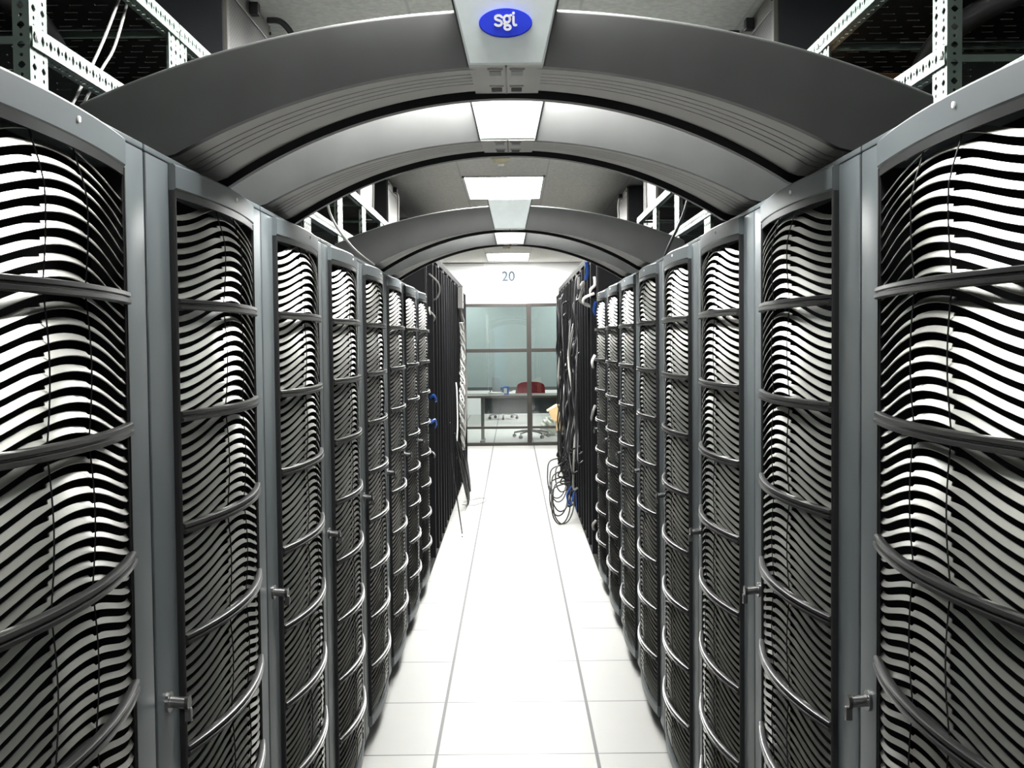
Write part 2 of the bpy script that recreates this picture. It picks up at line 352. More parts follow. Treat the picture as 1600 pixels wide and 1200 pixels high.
def make_cabinet():
    t = thing('server_cabinet', (0, 0, 0), 0, '', 'cabinet', 'grey server cabinets along the aisle')
    hw = P / 2 - 0.0035
    mb = MB()                                             # carcass, open behind the grille
    mb.box(-hw, -hw + .02, .034, .93, .05, HC, 'cab_side', .003); mb.box(hw - .02, hw, .034, .93, .05, HC, 'cab_side', .003)
    mb.box(-hw, hw, .001, .93, HC - .010, HC, 'cab', .002); mb.box(-hw, hw, .034, .93, .05, .07, 'cab_side', .003)
    mb.box(-hw, hw, .91, .93, .05, HC, 'cab_side', .003)
    mb.build('body', t)
    mb = MB(); mb.box(-hw + .02, hw - .02, .07, .08, .07, HC - .012, 'inside'); mb.build('inner_panel', t)
    mb = MB(); mb.box(-hw + .03, hw - .03, .06, .88, 0, .05, 'inside'); mb.build('plinth', t)
    # door leaf: flat stiles and bowed head and foot rails
    mb = MB()
    for s in (-1, 1):
        x0, x1 = sorted((s * (HW + .002), s * (P / 2 - .006)))
        mb.box(x0, x1, 0, .033, .06, HC - .012, 'cab', .003)
    for z0, z1 in ((G1, HC - .012), (0.082, G0)):
        n = 20; rings = []
        for i in range(n + 1):
            x = -(HW + .003) + 2 * (HW + .003) * i / n; u = x / (HW + .003)
            y0_ = y1_ = -.012 - .018 * (1 - u * u)
            rings.append([(x, .03, z0), (x, y0_ + .004, z0), (x, y0_, z0 + .004), (x, y1_, z1 - .004), (x, y1_ + .004, z1), (x, .03, z1)])
        mb.loft(rings, 'cab')
    door = mb.build('door', t, True)
    for s in (-1, 1):
        mb = MB(); x0, x1 = sorted((s * (HW - .005), s * (HW + .003)))
        mb.box(x0, x1, -.0095, .04, G0 - .002, G1 + .002, 'black', .0015)
        x0, x1 = sorted((s * (HW - .0005), s * (HW + .0005)))
        mb.box(x0 - .001, x1 + .001, -.0115, -.008, G0, G1, 'rung', .001)
        mb.build('side_trim', door)
    mb = MB(); rings = []
    for i in range(21):
        x = -HW + 2 * HW * i / 20; y = -.012 - .020 * (1 - (x / HW) ** 2)
        rings.append([(x, y + .006, G1 - .012), (x, y + .002, G1 - .012), (x, y + .002, G1 + .001), (x, y + .006, G1 + .001)])
    mb.loft(rings, 'rung'); mb.build('head_trim', door, True)
    for b in range(NB):
        lo = -1 if b == 0 else G0 + b * BP - 0.026; hi = 9 if b == NB - 1 else G0 + (b + 1) * BP - 0.026
        if b == 0: lo = 0.0781
        if b == NB - 1: hi = 1.83
        slat_panel(lo, hi).build('louvre_panel', door, True)
    n = 20
    for b in range(1, NB):
        zc = G0 + b * BP; mb = MB(); rings = []
        prof = [(.007, .0092), (-.001, .0092), (-.004, .0078), (-.0045, .0028), (-.0005, .0012), (-.0005, -.0008), (-.0055, -.0022), (-.0055, -.0072), (-.0025, -.0088), (.007, -.0088)]
        for i in range(n + 1):
            x = -(HW + .001) + 2 * (HW + .001) * i / n
            rings.append([(x, bow(x) + p[0], zc + p[1]) for p in prof])
        mb.loft(rings, 'rung'); mb.build('crossbar', door, True)
    for s in (-1, 1):
        mb = MB(); u = s * 0.23; pts = []
        for i in range(NB * 8 + 1):
            z = G0 + (G1 - G0) * i / (NB * 8); ph = ((z - G0) / BP) % 1.0
            pts.append((u * HW, -.004 - .024 * (.40 + .60 * fade(min(G1 + .01 - z, z - G0 + .02) / .09)) * (1 - u * u) - .006 * math.sin(PI * ph) * (1 - u ** 4) - .0046, z))
        mb.tube(pts, .0011, 'black', n=5); mb.build('tie_rod', door)
    # lock on the left stile
    lx = -(P / 2 - .055)
    mb = MB(); mb.cyl((lx, .001, .987), (lx, -.005, .987), .017, 'steel', n=20); mb.cyl((lx, -.005, .987), (lx, -.030, .985), .0095, 'steel', n=18)
    mb.cyl((lx, -.030, .985), (lx, -.036, .985), .0125, 'rung', n=18)
    lk = mb.build('lock', door, True)
    mb = MB(); mb.box(lx - .003, lx + .003, -.040, -.028, .955, .978, 'steel', .0015); mb.build('key_tab', lk) if False else mb.build('lock_tab', door)
    mb = MB(); mb.cyl((0.06, -.022, HC - .030), (0.06, -.0315, HC - .030), .004, 'trim', n=12); mb.build('screw', door)
    return t

ords = ['nearest', 'second', 'third', 'fourth', 'fifth', 'sixth', 'seventh', 'last']
L0, R0 = 1.73, 1.815
notes = {0: 'cut by the frame edge', 1: 'below the front of the badged arch', 2: 'below the second arch', 3: 'between the two pairs of arches',
         4: 'just before the third arch', 5: 'below the third arch', 6: 'just past the fourth arch', 7: 'ending the row beside the black racks'}
cab0 = make_cabinet()
for side in (-1, 1):
    for k in range(8):
        t = cab0 if (side == -1 and k == 0) else copy_tree(cab0)
        y = (L0 if side < 0 else R0) + (k - 1) * P + P / 2
        t.location = (side * XA, y, 0); t.rotation_euler = (0, 0, PI / 2 if side < 0 else -PI / 2)
        t['label'] = 'grey louvred server cabinet, %s in the %s row, %s' % (ords[k], 'left' if side < 0 else 'right', notes[k])

# ------------------------------------------------------------------ arches over the aisle
RI, RO, ZI, ZO, XE = 1.225, 1.87, H + 0.481, H + 0.582, 0.748; DEP = 0.37
def zin(x): return max(ZI - RI + math.sqrt(RI * RI - x * x), HC + 0.016)
def zout(x): return ZO - RO + math.sqrt(RO * RO - x * x)
def stroke(mb, pts, wdt, m, y0, y1, closed=False):
    stroke.n = getattr(stroke, 'n', 0) + 1; y0 -= .00012 * (stroke.n % 9)
    n = len(pts); L = []; R = []
    for i in range(n):
        a = Vector(pts[(i - 1) % n] if closed else pts[max(i - 1, 0)]); b = Vector(pts[(i + 1) % n] if closed else pts[min(i + 1, n - 1)])
        t = (b - a).normalized(); nn = Vector((-t.y, t.x)) * wdt / 2; p = Vector(pts[i]); L.append(p + nn); R.append(p - nn)
    rings = [[(l.x, y0, l.y), (l.x, y1, l.y), (q.x, y1, q.y), (q.x, y0, q.y)] for l, q in zip(L, R)]
    if closed: rings.append(rings[0])
    mb.loft(rings, m, caps=not closed)
    if not closed:
        for p in (pts[0], pts[-1]):
            y0 -= .00003
            mb.prism([(p[0] + wdt / 2 * math.cos(2 * PI * k / 14), p[1] + wdt / 2 * math.sin(2 * PI * k / 14)) for k in range(14)], 'y', y0, y1, m)
def arch(y, label, badge=False):
    t = thing('aisle_arch', (-0.007, y, HC), 0, label, 'arch', 'arches bridging the aisle'); Z0 = HC
    n = 72; X = [-XE + 2 * XE * i / n for i in range(n + 1)]
    mb = MB(); rings = []                                  # front fascia with eased upper edge, roof and back
    for x in X:
        zi, zo = zin(x) - Z0, zout(x) - Z0
        rings.append([(x, 0, zi), (x, 0, zo - .008), (x, .003, zo - .003), (x, .009, zo), (x, DEP, zo), (x, DEP, zo - .012), (x, .02, zo - .012), (x, .02, zi)])
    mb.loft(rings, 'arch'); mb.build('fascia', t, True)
    xs2 = [x for x in X if abs(x) < 0.70]
    def rise(x, d): return 0.034 * d / DEP * max(0, 1 - (x / .62) ** 2)
    mb = MB(); rings = []                                  # ribbed underside
    prof = [(.0, 0)]
    for g in (.085, .125, .165, .205): prof += [(g - .0035, 0), (g - .0025, .006), (g + .0025, .006), (g + .0035, 0)]
    prof += [(.31, 0), (.312, .006), (DEP - .012, .006), (DEP - .012, -.012), (DEP, -.012), (DEP, .05), (.02, .03), (.02, .004)]
    for x in xs2:
        rings.append([(x, d, zin(x) - Z0 + rise(x, d) + dz) for d, dz in prof])
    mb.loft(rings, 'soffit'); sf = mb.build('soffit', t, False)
    mb = MB()
    for g in (.085, .125, .165, .205):
        rings = [[(x, g - .003, zin(x) - Z0 + rise(x, g) + .0012), (x, g + .003, zin(x) - Z0 + rise(x, g) + .0012), (x, g + .003, zin(x) - Z0 + rise(x, g) + .003), (x, g - .003, zin(x) - Z0 + rise(x, g) + .003)] for x in xs2 if .066 < abs(x) and x < 0]
        mb.loft(rings, 'groove'); mb.loft([[(-p[0], p[1], p[2]) for p in rg] for rg in rings], 'groove')
    mb.build('rib_groove', t)
    mb = MB()                                              # dark trailing edge
    rings = [[(x, DEP - .016, zin(x) - Z0 + rise(x, DEP) - .013), (x, DEP + .006, zin(x) - Z0 + rise(x, DEP) - .013), (x, DEP + .006, zin(x) - Z0 + .045), (x, DEP - .016, zin(x) - Z0 + .045)] for x in xs2]
    mb.loft(rings, 'black'); mb.build('edge_strip', t)
    # keystone
    zb, zt = ZI - .001 - Z0, H + .606 - Z0
    mb = MB(); rings = []
    for yy, ins in ((.004, 0), (-.012, 0), (-.015, .003)):
        rings.append([(-.065 + ins, yy, zb + ins), (.065 - ins, yy, zb + ins), (.0935 - ins, yy, zt - ins), (-.0935 + ins, yy, zt - ins)])
    mb.loft(rings, 'key')
    mb.loft([[(-.0915, .004, zt - .012), (.0915, .004, zt - .012), (.0935, .004, zt), (-.0935, .004, zt)], [(-.0915, DEP, zt - .012), (.0915, DEP, zt - .012), (.0935, DEP, zt), (-.0935, DEP, zt)]], 'key')
    ks = mb.build('keystone', t)
    mb = MB(); mb.loft([[(-.068, .003, zb - .001), (.068, .003, zb - .001), (.0968, .003, zt), (-.0968, .003, zt)], [(-.068, -.0035, zb - .001), (.068, -.0035, zb - .001), (.0968, -.0035, zt), (-.0968, -.0035, zt)]], 'black')
    mb.build('keystone_gasket', t)
    mb = MB()                                              # socket plate under the crown
    pl = [(-.064, -.0135), (.064, -.0135)]
    mb.loft([[(-.064, -.012, zb - .003), (.064, -.012, zb - .003), (.064, -.012, zb + .012), (-.064, -.012, zb + .012)], [(-.064, DEP - .03, zb + .029), (.064, DEP - .03, zb + .029), (.064, DEP - .03, zb + .05), (-.064, DEP - .03, zb + .05)]], 'soffit')
    sp = mb.build('socket_plate', t)
    def sl(d): return zb - .003 + (d + .012) * .032 / (DEP - .018)
    mb = MB(); mb.loft([[(-.0016, d, sl(d) - .0012), (.0016, d, sl(d) - .0012), (.0016, d, sl(d) + .002), (-.0016, d, sl(d) + .002)] for d in (-.0125, DEP - .03)], 'black'); mb.build('seam', sp)
    for sx in (-1, 1):
        for d0, m_ in ((.02, 'black'), (.235, 'deck')):
            mb = MB(); x0, x1 = sorted((sx * .009, sx * .030))
            a, b = d0, d0 + .055
            mb.loft([[(x0 - .003, d, sl(d) - .0025), (x1 + .003, d, sl(d) - .0025), (x1 + .003, d, sl(d) + .004), (x0 - .003, d, sl(d) + .004)] for d in (a - .012, b + .012)], 'soffit')
            mb.loft([[(x0, d, sl(d) - .0032), (x1, d, sl(d) - .0032), (x1, d, sl(d) + .001), (x0, d, sl(d) + .001)] for d in (a, b)], m_)
            mb.build('socket', sp)
    if badge:
        zc = H + .5505 - Z0; rx, rz = .0462, .0246
        mb = MB(); ring = lambda yy, sc: [(rx * sc * math.cos(2 * PI * k / 48), yy, zc + rz * sc * math.sin(2 * PI * k / 48)) for k in range(48)]
        mb.loft([ring(-.0145, 1), ring(-.0195, 1), ring(-.0215, .97)], 'blue_badge'); bd = mb.build('badge', ks, True)
        bd['label'] = 'blue oval badge with white letters'
        s_ = .00112; mb = MB(); Q = lambda pts: [(x * s_, zc + (z - 0.5) * s_) for x, z in smooth2(pts)]
        def smooth2(p): return [(v.x, v.y) for v in smooth_path([(a, b, 0) for a, b in p], 5)]
        y0, y1 = -.0225, -.0212; wv = 3.7 * s_
        stroke(mb, Q([(-5.5, 8), (-8.5, 10.3), (-12.5, 10.4), (-15.5, 8.6), (-15.3, 5.6), (-11.5, 3.6), (-7.3, 2), (-5.8, -1.2), (-8, -4.2), (-12, -4.8), (-16, -2.9)]), wv, 'white_letter', y0, y1)
        el = lambda cx, cz, a, b: [((cx + a * math.cos(2 * PI * k / 28)) * s_, zc + (cz - .5 + b * math.sin(2 * PI * k / 28)) * s_) for k in range(28)]
        stroke(mb, el(2.2, 5.2, 4.6, 5.2), wv, 'white_letter', y0, y1, True)
        stroke(mb, Q([(0, .4), (-1.8, -1.6), (-.8, -3.6), (3, -4.4)]), wv * .9, 'white_letter', y0, y1)
        stroke(mb, el(3.0, -7.6, 4.6, 3.4), wv * .95, 'white_letter', y0, y1, True)
        stroke(mb, Q([(5.6, 8.8), (7.4, 10.6), (9, 10.8)]), wv * .85, 'white_letter', y0, y1)
        stroke(mb, Q([(12.3, 8.6), (12.2, 4), (12.3, -1), (13.5, -4), (16.3, -4.2)]), wv, 'white_letter', y0, y1)
        stroke(mb, [(12.2 * s_, zc + 13.3 * s_), (12.5 * s_, zc + 13.5 * s_)], wv * 1.1, 'white_letter', y0, y1)
        mb.build('badge_letters', ks)
    return t
arch(1.95, 'nearest dark grey arch, its silver keystone carrying a blue oval badge', True)
arch(2.66, 'second arch, brightly lit, close behind the badged arch')
arch(4.75, 'third arch, dark grey, standing out below the bright ceiling panel')
arch(5.49, 'fourth and farthest arch, mostly hidden behind the third')

# ------------------------------------------------------------------ slotted-angle shelving on top of the cabinets
XS = 0.76; SP = 0.79; ZU, ZL = 2.305 - HC, 2.081 - HC; SD = 0.56
def make_shelf():
    """local x along the aisle, front faces local -y"""
    t = thing('slotted_shelf', (0, 0, 0), 0, '', 'shelf', 'pale green slotted shelving on the cabinet tops')
    a = SP / 2 - .001
    for sx in (-1, 1):
        for yy, sg in ((0, 1), (SD, -1)):
            mb = MB()
            if sx < 0: 
                perf(mb, (-a, yy, 0), (0, 0, 1), (1, 0, 0), ZU, .033, .0155, 'green'); perf(mb, (-a + .034, yy, 0), (0, 0, 1), (1, 0, 0), ZU, .033, .0155, 'green')
            else:
                perf(mb, (a - .033, yy, 0), (0, 0, 1), (1, 0, 0), ZU, .033, .0155, 'green'); perf(mb, (a - .067, yy, 0), (0, 0, 1), (1, 0, 0), ZU, .033, .0155, 'green')
            perf(mb, (sx * a, yy, 0), (0, 0, 1), (0, sg, 0), ZU, .026, .0155, 'green', ('diamond', 'dot'))
            mb.build('post', t)
    for z in (ZU, ZL):
        for yy, sg in ((-.002, 1), (SD + .002, -1)):
            mb = MB()
            perf(mb, (-a + .002, yy, z - .035), (1, 0, 0), (0, 0, 1), 2 * a - .004, .035, .0155, 'green')
            perf(mb, (-a + .002, yy, z - .0355), (1, 0, 0), (0, sg, 0), 2 * a - .004, .026, .0155, 'green')
            mb.build('beam', t)
        for sx in (-1, 1):
            mb = MB(); x0, x1 = sorted((sx * (a - .003), sx * (a - .006)))
            mb.box(x0, x1, .004, SD - .004, z - .030, z - .018, 'green'); mb.build('end_bar', t)
        mb = MB(); n = 15
        for i in range(n):                                  # slotted deck, slots staggered
            w_ = (2 * a - .012) / n
            perf(mb, (-a + .006 + i * w_, .004 + (.021 if i % 2 else 0), z - .012), (0, 1, 0), (1, 0, 0), SD - .03, w_, .052, 'deck', ('slot',), .001, (.014, .0032))
        mb.build('deck', t)
    for sx in (-1, 1):
        for z in (ZU - .018, ZL - .018):
            mb = MB(); mb.cyl((sx * (a - .018), -.0075, z), (sx * (a - .018), -.003, z), .006, 'trim', n=8); mb.build('bolt', t)
    return t
sh0 = make_shelf(); first = True
for side, y0, cnt in ((-1, 1.765, 7), (1, 1.938, 6)):
    for k in range(cnt):
        t = sh0 if first else copy_tree(sh0); first = False
        ya = y0 + k * SP
        t.location = (side * XS, ya + SP / 2, HC); t.rotation_euler = (0, 0, PI / 2 if side < 0 else -PI / 2)
        t['label'] = 'pale green slotted shelf, %s on top of the %s cabinet row' % (ords[k] if k < cnt - 1 else 'last', 'left' if side < 0 else 'right')

# ------------------------------------------------------------------ vented electronics units on the shelves and racks
def make_unit(ln, ht):
    t = thing('electronics_unit', (0, 0, 0), 0, '', 'equipment', 'upright vented units above the rows'); dp = .42
    mb = MB(); mb.box(-ln / 2, ln / 2, .012, dp, 0, ht, 'unit_side', .004); mb.build('case', t)
    mb = MB(); fr = .05
    for q in ((-ln / 2, -ln / 2 + .03, 0, ht), (ln / 2 - .03, ln / 2, 0, ht), (-ln / 2 + .03, ln / 2 - .03, 0, .03), (-ln / 2 + .03, ln / 2 - .03, ht - .06, ht)):
        mb.box(q[0], q[1], 0, .014, q[2], q[3], 'unit_frame', .002)
    mb.build('bezel', t)
    mb = MB(); mb.box(-ln / 2 + .03, ln / 2 - .03, .004, .0125, .03, ht - .06, 'unit_mesh'); mb.build('mesh_panel', t)
    mb = MB(); mb.box(-.02, .02, -.03, .0, ht - .05, ht - .01, 'black', .004); mb.build('connector', t)
    mb = MB()
    for s in (-1, 1): mb.cyl((s * (ln / 2 - .015), 0, ht - .03), (s * (ln / 2 - .015), -.006, ht - .03), .006, 'steel', n=10)
    mb.build('fastener', t)
    return t
ul = {(-1, 0): 'dark unit with mesh front at upper left, beside the badged arch', (1, 0): 'dark unit with mesh front at upper right, beside the badged arch'}
U = {}
def place_unit(side, y0, y1, z, ht, label):
    key = (round(y1 - y0, 2), round(ht, 2))
    if key not in U: U[key] = make_unit(y1 - y0, ht); t = U[key]
    else: t = copy_tree(U[key])
    t.location = (side * .875, (y0 + y1) / 2, z); t.rotation_euler = (0, 0, PI / 2 if side < 0 else -PI / 2); t['label'] = label
ZB = 2.305
place_unit(-1, 3.46, 4.08, ZB, .425, ul[(-1, 0)])
place_unit(-1, 4.95, 5.57, ZB, .425, 'vented unit on the left shelf hidden behind the second arch')
place_unit(-1, 6.45, 7.07, ZB, .425, 'beige-framed vented unit on the left shelf, nearest one above the third arch')
place_unit(1, 3.70, 4.32, ZB, .425, ul[(1, 0)])
place_unit(1, 5.30, 5.92, ZB, .425, 'vented unit on the right shelf hidden behind the second arch')
place_unit(1, 6.72, 7.34, 2.2751, .425, 'beige-framed vented unit nearest on the right side above the third arch')
RH = 2.215
place_unit(-1, 7.90, 8.58, RH + .005, .51, 'vented unit second above the left racks, left of the ceiling panel')
place_unit(-1, 9.49, 10.17, RH + .005, .42, 'smallest-looking vented unit on the left racks, beyond the others')
place_unit(1, 8.40, 9.08, RH + .005, .51, 'vented unit second above the right racks, right of the ceiling panel')
place_unit(1, 10.2, 10.88, RH + .005, .42, 'smallest-looking vented unit on the right racks, beyond the others')

# ------------------------------------------------------------------ open black equipment racks beyond the cabinets
def make_rack():
    t = thing('equipment_rack', (0, 0, 0), 0, '', 'rack', 'open black racks at the far end'); a = .305
    mb = MB(); mb.box(-a, a, 0.0, .40, 0, .06, 'rack', .004); mb.build('base', t)
    mb = MB(); mb.box(-a, a, .0, .40, RH - .05, RH, 'rack', .004); mb.build('top_rail', t)
    for s in (-1, 1):
        mb = MB(); x0, x1 = sorted((s * a, s * (a - .075)))
        mb.box(x0, x1, .0, .012, .06, RH - .05, 'rack_edge', .002); mb.box(x0, x1, .012, .36, .06, RH - .05, 'rack')
        xx = s * (a - .0375)
        for q in range(40): mb.box(xx - .006, xx + .006, -.001, .002, .10 + q * .05, .112 + q * .05, 'inside')
        mb.build('upright', t)
        mb = MB(); x0, x1 = sorted((s * (a - .11), s * (a - .155)))
        mb.box(x0, x1, -.035, .05, .10, RH - .10, 'rack', .006); mb.build('cable_channel', t)
    mb = MB(); mb.box(-a + .075, a - .075, .30, .31, .06, RH - .05, 'inside'); mb.build('rear_panel', t)
    for z0, z1 in ((.35, .62), (.80, .98), (1.15, 1.33), (1.62, 1.80)):
        mb = MB(); mb.box(-a + .155, a - .155, .06, .29, z0, z1, 'unit_side', .003)
        mb.build('blanking_panel', t)
    return t
rk0 = make_rack(); first = True
for side, ys, cnt in ((-1, 7.36, 9), (1, 7.44, 10)):
    for k in range(cnt):
        t = rk0 if first else copy_tree(rk0); first = False
        t.location = (side * XA, ys + .305 + k * .614, 0); t.rotation_euler = (0, 0, PI / 2 if side < 0 else -PI / 2)
        t['label'] = 'open black equipment rack, %s along the %s side beyond the cabinets' % (['first', 'second', 'third', 'fourth', 'fifth', 'sixth', 'seventh', 'eighth', 'ninth', 'last'][k] if k < cnt - 1 else 'last', 'left' if side < 0 else 'right')

# ------------------------------------------------------------------ cables
def px(x, y, Y):
    """the point of the room at depth Y seen at pixel (x, y)"""
    d = M3 @ Vector((x - 800, 600 - y, -F)); s = Y / d.y
    return Vector((0, 0, H)) + d * s
def cable(name, pts, rad, m, label, cat='cable', group=None, n=7, sub=6):
    mb = MB(); mb.tube(smooth_path(pts, sub), rad, m, n=n); return tag(mb.build(name, None, True), label, cat, group)
# --- right: tangle of black leads hanging off the racks
rnd = random.Random(3)
for i in range(20):
    y0 = rnd.uniform(8.3, 11.8); z0 = rnd.uniform(1.3, 2.1); z1 = rnd.uniform(.15, .8); y1 = y0 + rnd.uniform(-.22, .22)
    pts = [(.527, y0, z0)]; x = .497
    for q in range(7):
        f = q / 6; pts.append((x + rnd.uniform(-.035, .022), y0 + (y1 - y0) * f + rnd.uniform(-.07, .07), z0 - .05 + (z1 - z0) * f))
    pts.append((.527, y1, z1 - .05))
    m = 'cable_black' if i % 10 else 'cable_grey'
    cable('power_cable', pts, rnd.uniform(.007, .011), m, 'black or grey lead hanging in the tangle on the right racks', 'cable', 'tangled leads on the right racks')
for i in range(7):
    yc = rnd.uniform(9.0, 10.4); xc_ = .47 + rnd.uniform(-.04, .02); zc = rnd.uniform(.22, .42); R_ = rnd.uniform(.12, .22)
    pts = [(.528, yc, zc + R_ * 1.6)]
    for q in range(9):
        an = PI / 2 - 2 * PI * q / 9 * 1.0; pts.append((min(.525, xc_ - .05 + R_ * .45 * math.cos(an)), yc + R_ * .8 * math.sin(an + 1.1), max(.02, zc + R_ * .9 * math.sin(an) - .05)))
    pts.append((.528, yc + .2, zc + .1))
    cable('power_cable', pts, .006, 'cable_black', 'black lead looping low at the foot of the right racks', 'cable', 'looped leads at the foot of the right racks')
# big pale loops at the head of the right row, leads against the last right cabinet
for q, (a, m, lb) in enumerate(((((897, 432), (905, 450), (913, 440), (912, 452), (908, 468), (916, 475)), 'cable_grey', 'large pale cable loop high on the first right racks'),
                   (((925, 432), (930, 445), (924, 452), (926, 464), (934, 467)), 'cable_white', 'white cable curl above the last right cabinet'),
                   (((921, 458), (914, 465), (913, 473), (918, 478)), 'cable_white', 'short white cable hook beside the last right cabinet'),
                   (((933, 555), (926, 565), (928, 574), (932, 580)), 'cable_white', 'white cable curl at mid height beside the last right cabinet'),
                   (((934, 634), (927, 645), (926, 656), (934, 662)), 'cable_grey', 'grey cable arc beside the last right cabinet'),
                   (((932, 815), (927, 822), (930, 830), (936, 828)), 'cable_grey', 'grey cable arc near the floor at the end of the right row'))):
    pts = [px(x, y, 7.47) for x, y in a]
    pts = [Vector((p.x, 7.47 + .04 * i, p.z)) for i, p in enumerate(pts)]
    pts[-1] = pts[-1] + Vector((.035, .05, 0)); pts[0] = pts[0] + Vector((.035, .05, 0)); pts = [Vector((min(p.x, .56), p.y, p.z)) for p in pts]
    cable('patch_cable', pts, .010, m, lb)
for a, lb in ((((916, 409), (918, 424), (916, 436)), 'blue cable at the top of the right racks'), (((931, 472), (929, 484), (932, 492)), 'blue cable beside the last right cabinet'),
              (((893, 760), (886, 775), (892, 790), (899, 770), (903, 800)), 'blue cable among the leads near the floor on the right')):
    Yc = 7.5 if lb.find('floor') < 0 else 9.3
    pts = [px(x, y, Yc) for x, y in a]; pts = [Vector((p.x, Yc + .03 * i, p.z)) for i, p in enumerate(pts)]
    cable('network_cable', pts, .012 if Yc < 8 else .008, 'cable_blue', lb)
# --- left: tied white loom, blue clumps, dark arcs
mb = MB(); rnd = random.Random(5); ax = -.506
for i in range(5):
    pts = []
    for q in range(26):
        z = 1.76 - 1.28 * q / 25
        an = q * 1.5 + i * 1.26 + .5 * math.sin(q * 2.3 + i); rr = .017 * (0.5 + .5 * math.sin(PI * q / 25)) + .006
        pts.append((ax + rr * math.cos(an), 11.0 + .16 * math.sin(q * .09 * PI) + 1.7 * rr * math.sin(an), z))
    mb.tube(smooth_path(pts, 4), .0075, 'cable_white' if i % 3 else 'cable_grey', n=6)
tag(mb.build('cable_loom', None, True), 'white plaited cable loom hanging down the left racks', 'cable')
cable('patch_cable', [(-.518, 11.0, 1.95), (-.515, 11.1, 1.86), (-.50, 11.35, 1.72), (-.50, 11.4, 1.45), (-.49, 11.45, 1.1), (-.50, 11.4, .75), (-.515, 11.3, .5)], .016, 'cable_grey', 'grey cable arching right of the white loom on the left')
cable('patch_cable', [(-.522, 10.1, 1.2), (-.515, 10.1, 1.1), (-.513, 10.1, .8), (-.522, 10.1, .66)], .007, 'cable_white', 'short white cable left of the white loom')
for i, (a, b) in enumerate(((9.9, 11.3), (10.3, 11.0), (10.6, 11.5), (10.1, 10.7))):
    cable('power_cable', [(-.528, a, .75 - .08 * i), (-.49, a + .1, .45), (-.44, (a + b) / 2, .03 + .02 * i), (-.48, b, .25), (-.528, b, .55)], .009, 'cable_black', 'black lead drooping to the floor below the white loom', 'cable', 'leads drooping below the white loom')
cable('wire_loop', [(-.49, 10.4, .03), (-.40, 10.5, .006), (-.32, 10.65, .006), (-.27, 10.85, .006), (-.32, 11.0, .006), (-.40, 10.9, .006), (-.49, 10.6, .02)], .003, 'cable_grey', 'thin wire loop lying on the white floor at left', 'wire')
cable('patch_cable', [(-.525, 9.15, .9), (-.52, 9.2, .6), (-.47, 9.1, .25), (-.43, 9.0, .008), (-.42, 8.8, .008)], .005, 'cable_black', 'thin black wire slanting to the floor at the left racks')
for q, (a, m, lb) in enumerate(((((664, 480), (668, 484), (671, 492), (669, 503)), 'cable_white', 'white cable curl at the end of the left cabinet row'),
                   (((676, 427), (684, 441), (686, 455), (680, 466), (674, 468)), 'cable_grey', 'grey cable arc high on the first left rack'),
                   (((673, 485), (679, 496), (678, 505)), 'cable_grey', 'dark arc of cable below the grey one on the first left rack'),
                   (((671, 622), (677, 618), (680, 626), (676, 630)), 'cable_blue', 'upper blue cable knot beside the last left cabinet'),
                   (((664, 657), (670, 661), (678, 657), (680, 664), (676, 671), (682, 668)), 'cable_blue', 'lower blue cable knot beside the last left cabinet'),
                   (((674, 706), (679, 712), (679, 722)), 'cable_grey', 'grey cable curl low on the first left rack'))):
    Yc = 7.42; pts = [px(x, y, Yc) for x, y in a]; pts = [Vector((p.x, Yc + .03 * i, p.z)) for i, p in enumerate(pts)]
    pts[-1] = pts[-1] + Vector((-.03, .05, 0)); pts[0] = pts[0] + Vector((-.03, .05, 0)); pts = [Vector((max(p.x, -.56), p.y, p.z)) for p in pts]
    cable('patch_cable' if m != 'cable_blue' else 'network_cable', pts, .006 if m != 'cable_blue' else .010, m, lb)
t = thing('junction_box', (-.504, 10.92, 1.90), 0, 'pale grey junction box high on the left racks above the white loom', 'box')
mb = MB(); mb.box(-.03, .018, -.10, .10, 0, .205, 'cable_grey', .004); mb.build('case', t)
mb = MB(); mb.box(.018, .021, -.08, .08, .06, .066, 'deck'); mb.build('seam', t)
for z in (1.63, 1.57, 1.43, .85, 1.02, .45):
    pass
# --- leads over the third arch and behind the shelves
cable('signal_cable', [(-.80, 4.30, 2.30), (-.745, 4.45, 2.27), (-.735, 4.48, 2.1), (-.66, 4.55, 1.97), (-.585, 4.70, 1.90)], .005, 'cable_grey', 'thin grey cable hanging across the left end of the third arch')
cable('signal_cable', [(.78, 4.35, 2.30), (.745, 4.45, 2.25), (.70, 4.52, 2.08), (.66, 4.58, 1.98), (.625, 4.62, 1.892)], .006, 'cable_black', 'thin black cable hanging across the right end of the third arch')
cable('signal_cable', [px(190, -12, 2.27), px(165, 55, 2.2), px(140, 110, 2.1), px(108, 172, 2.0)], .003, 'cable_grey', 'front one of two slanting leads behind the left shelf beam')
cable('signal_cable', [px(203, -12, 2.34), px(180, 70, 2.25), px(158, 110, 2.2), px(120, 182, 2.05)], .003, 'cable_grey', 'rear one of two slanting leads behind the left shelf beam')
for s, lb in ((-1, 'black hose bent over the left shelf behind the green beam'), (1, 'black hose bent over the right shelf behind the green beam')):
    y0 = 2.1 if s < 0 else 2.35
    cable('black_hose', [(s * 1.02, y0 - .2, 2.25), (s * 1.0, y0, 2.26), (s * .98, y0 + .2, 2.245), (s * .97, y0 + .33, 2.17), (s * .97, y0 + .36, 2.102)], .026, 'cable_black', lb, 'hose', n=12)
for s, Y, lb in ((-1, 3.9, 'black cable curving down from the left mesh-front unit'), (1, 4.12, 'black cable curving down from the right mesh-front unit')):
    cable('power_cable', [(s * .845, Y, 2.70), (s * .80, Y + .03, 2.70), (s * .765, Y + .06, 2.64), (s * .77, Y + .08, 2.50), (s * .80, Y + .1, 2.315)], .011, 'cable_black', lb)
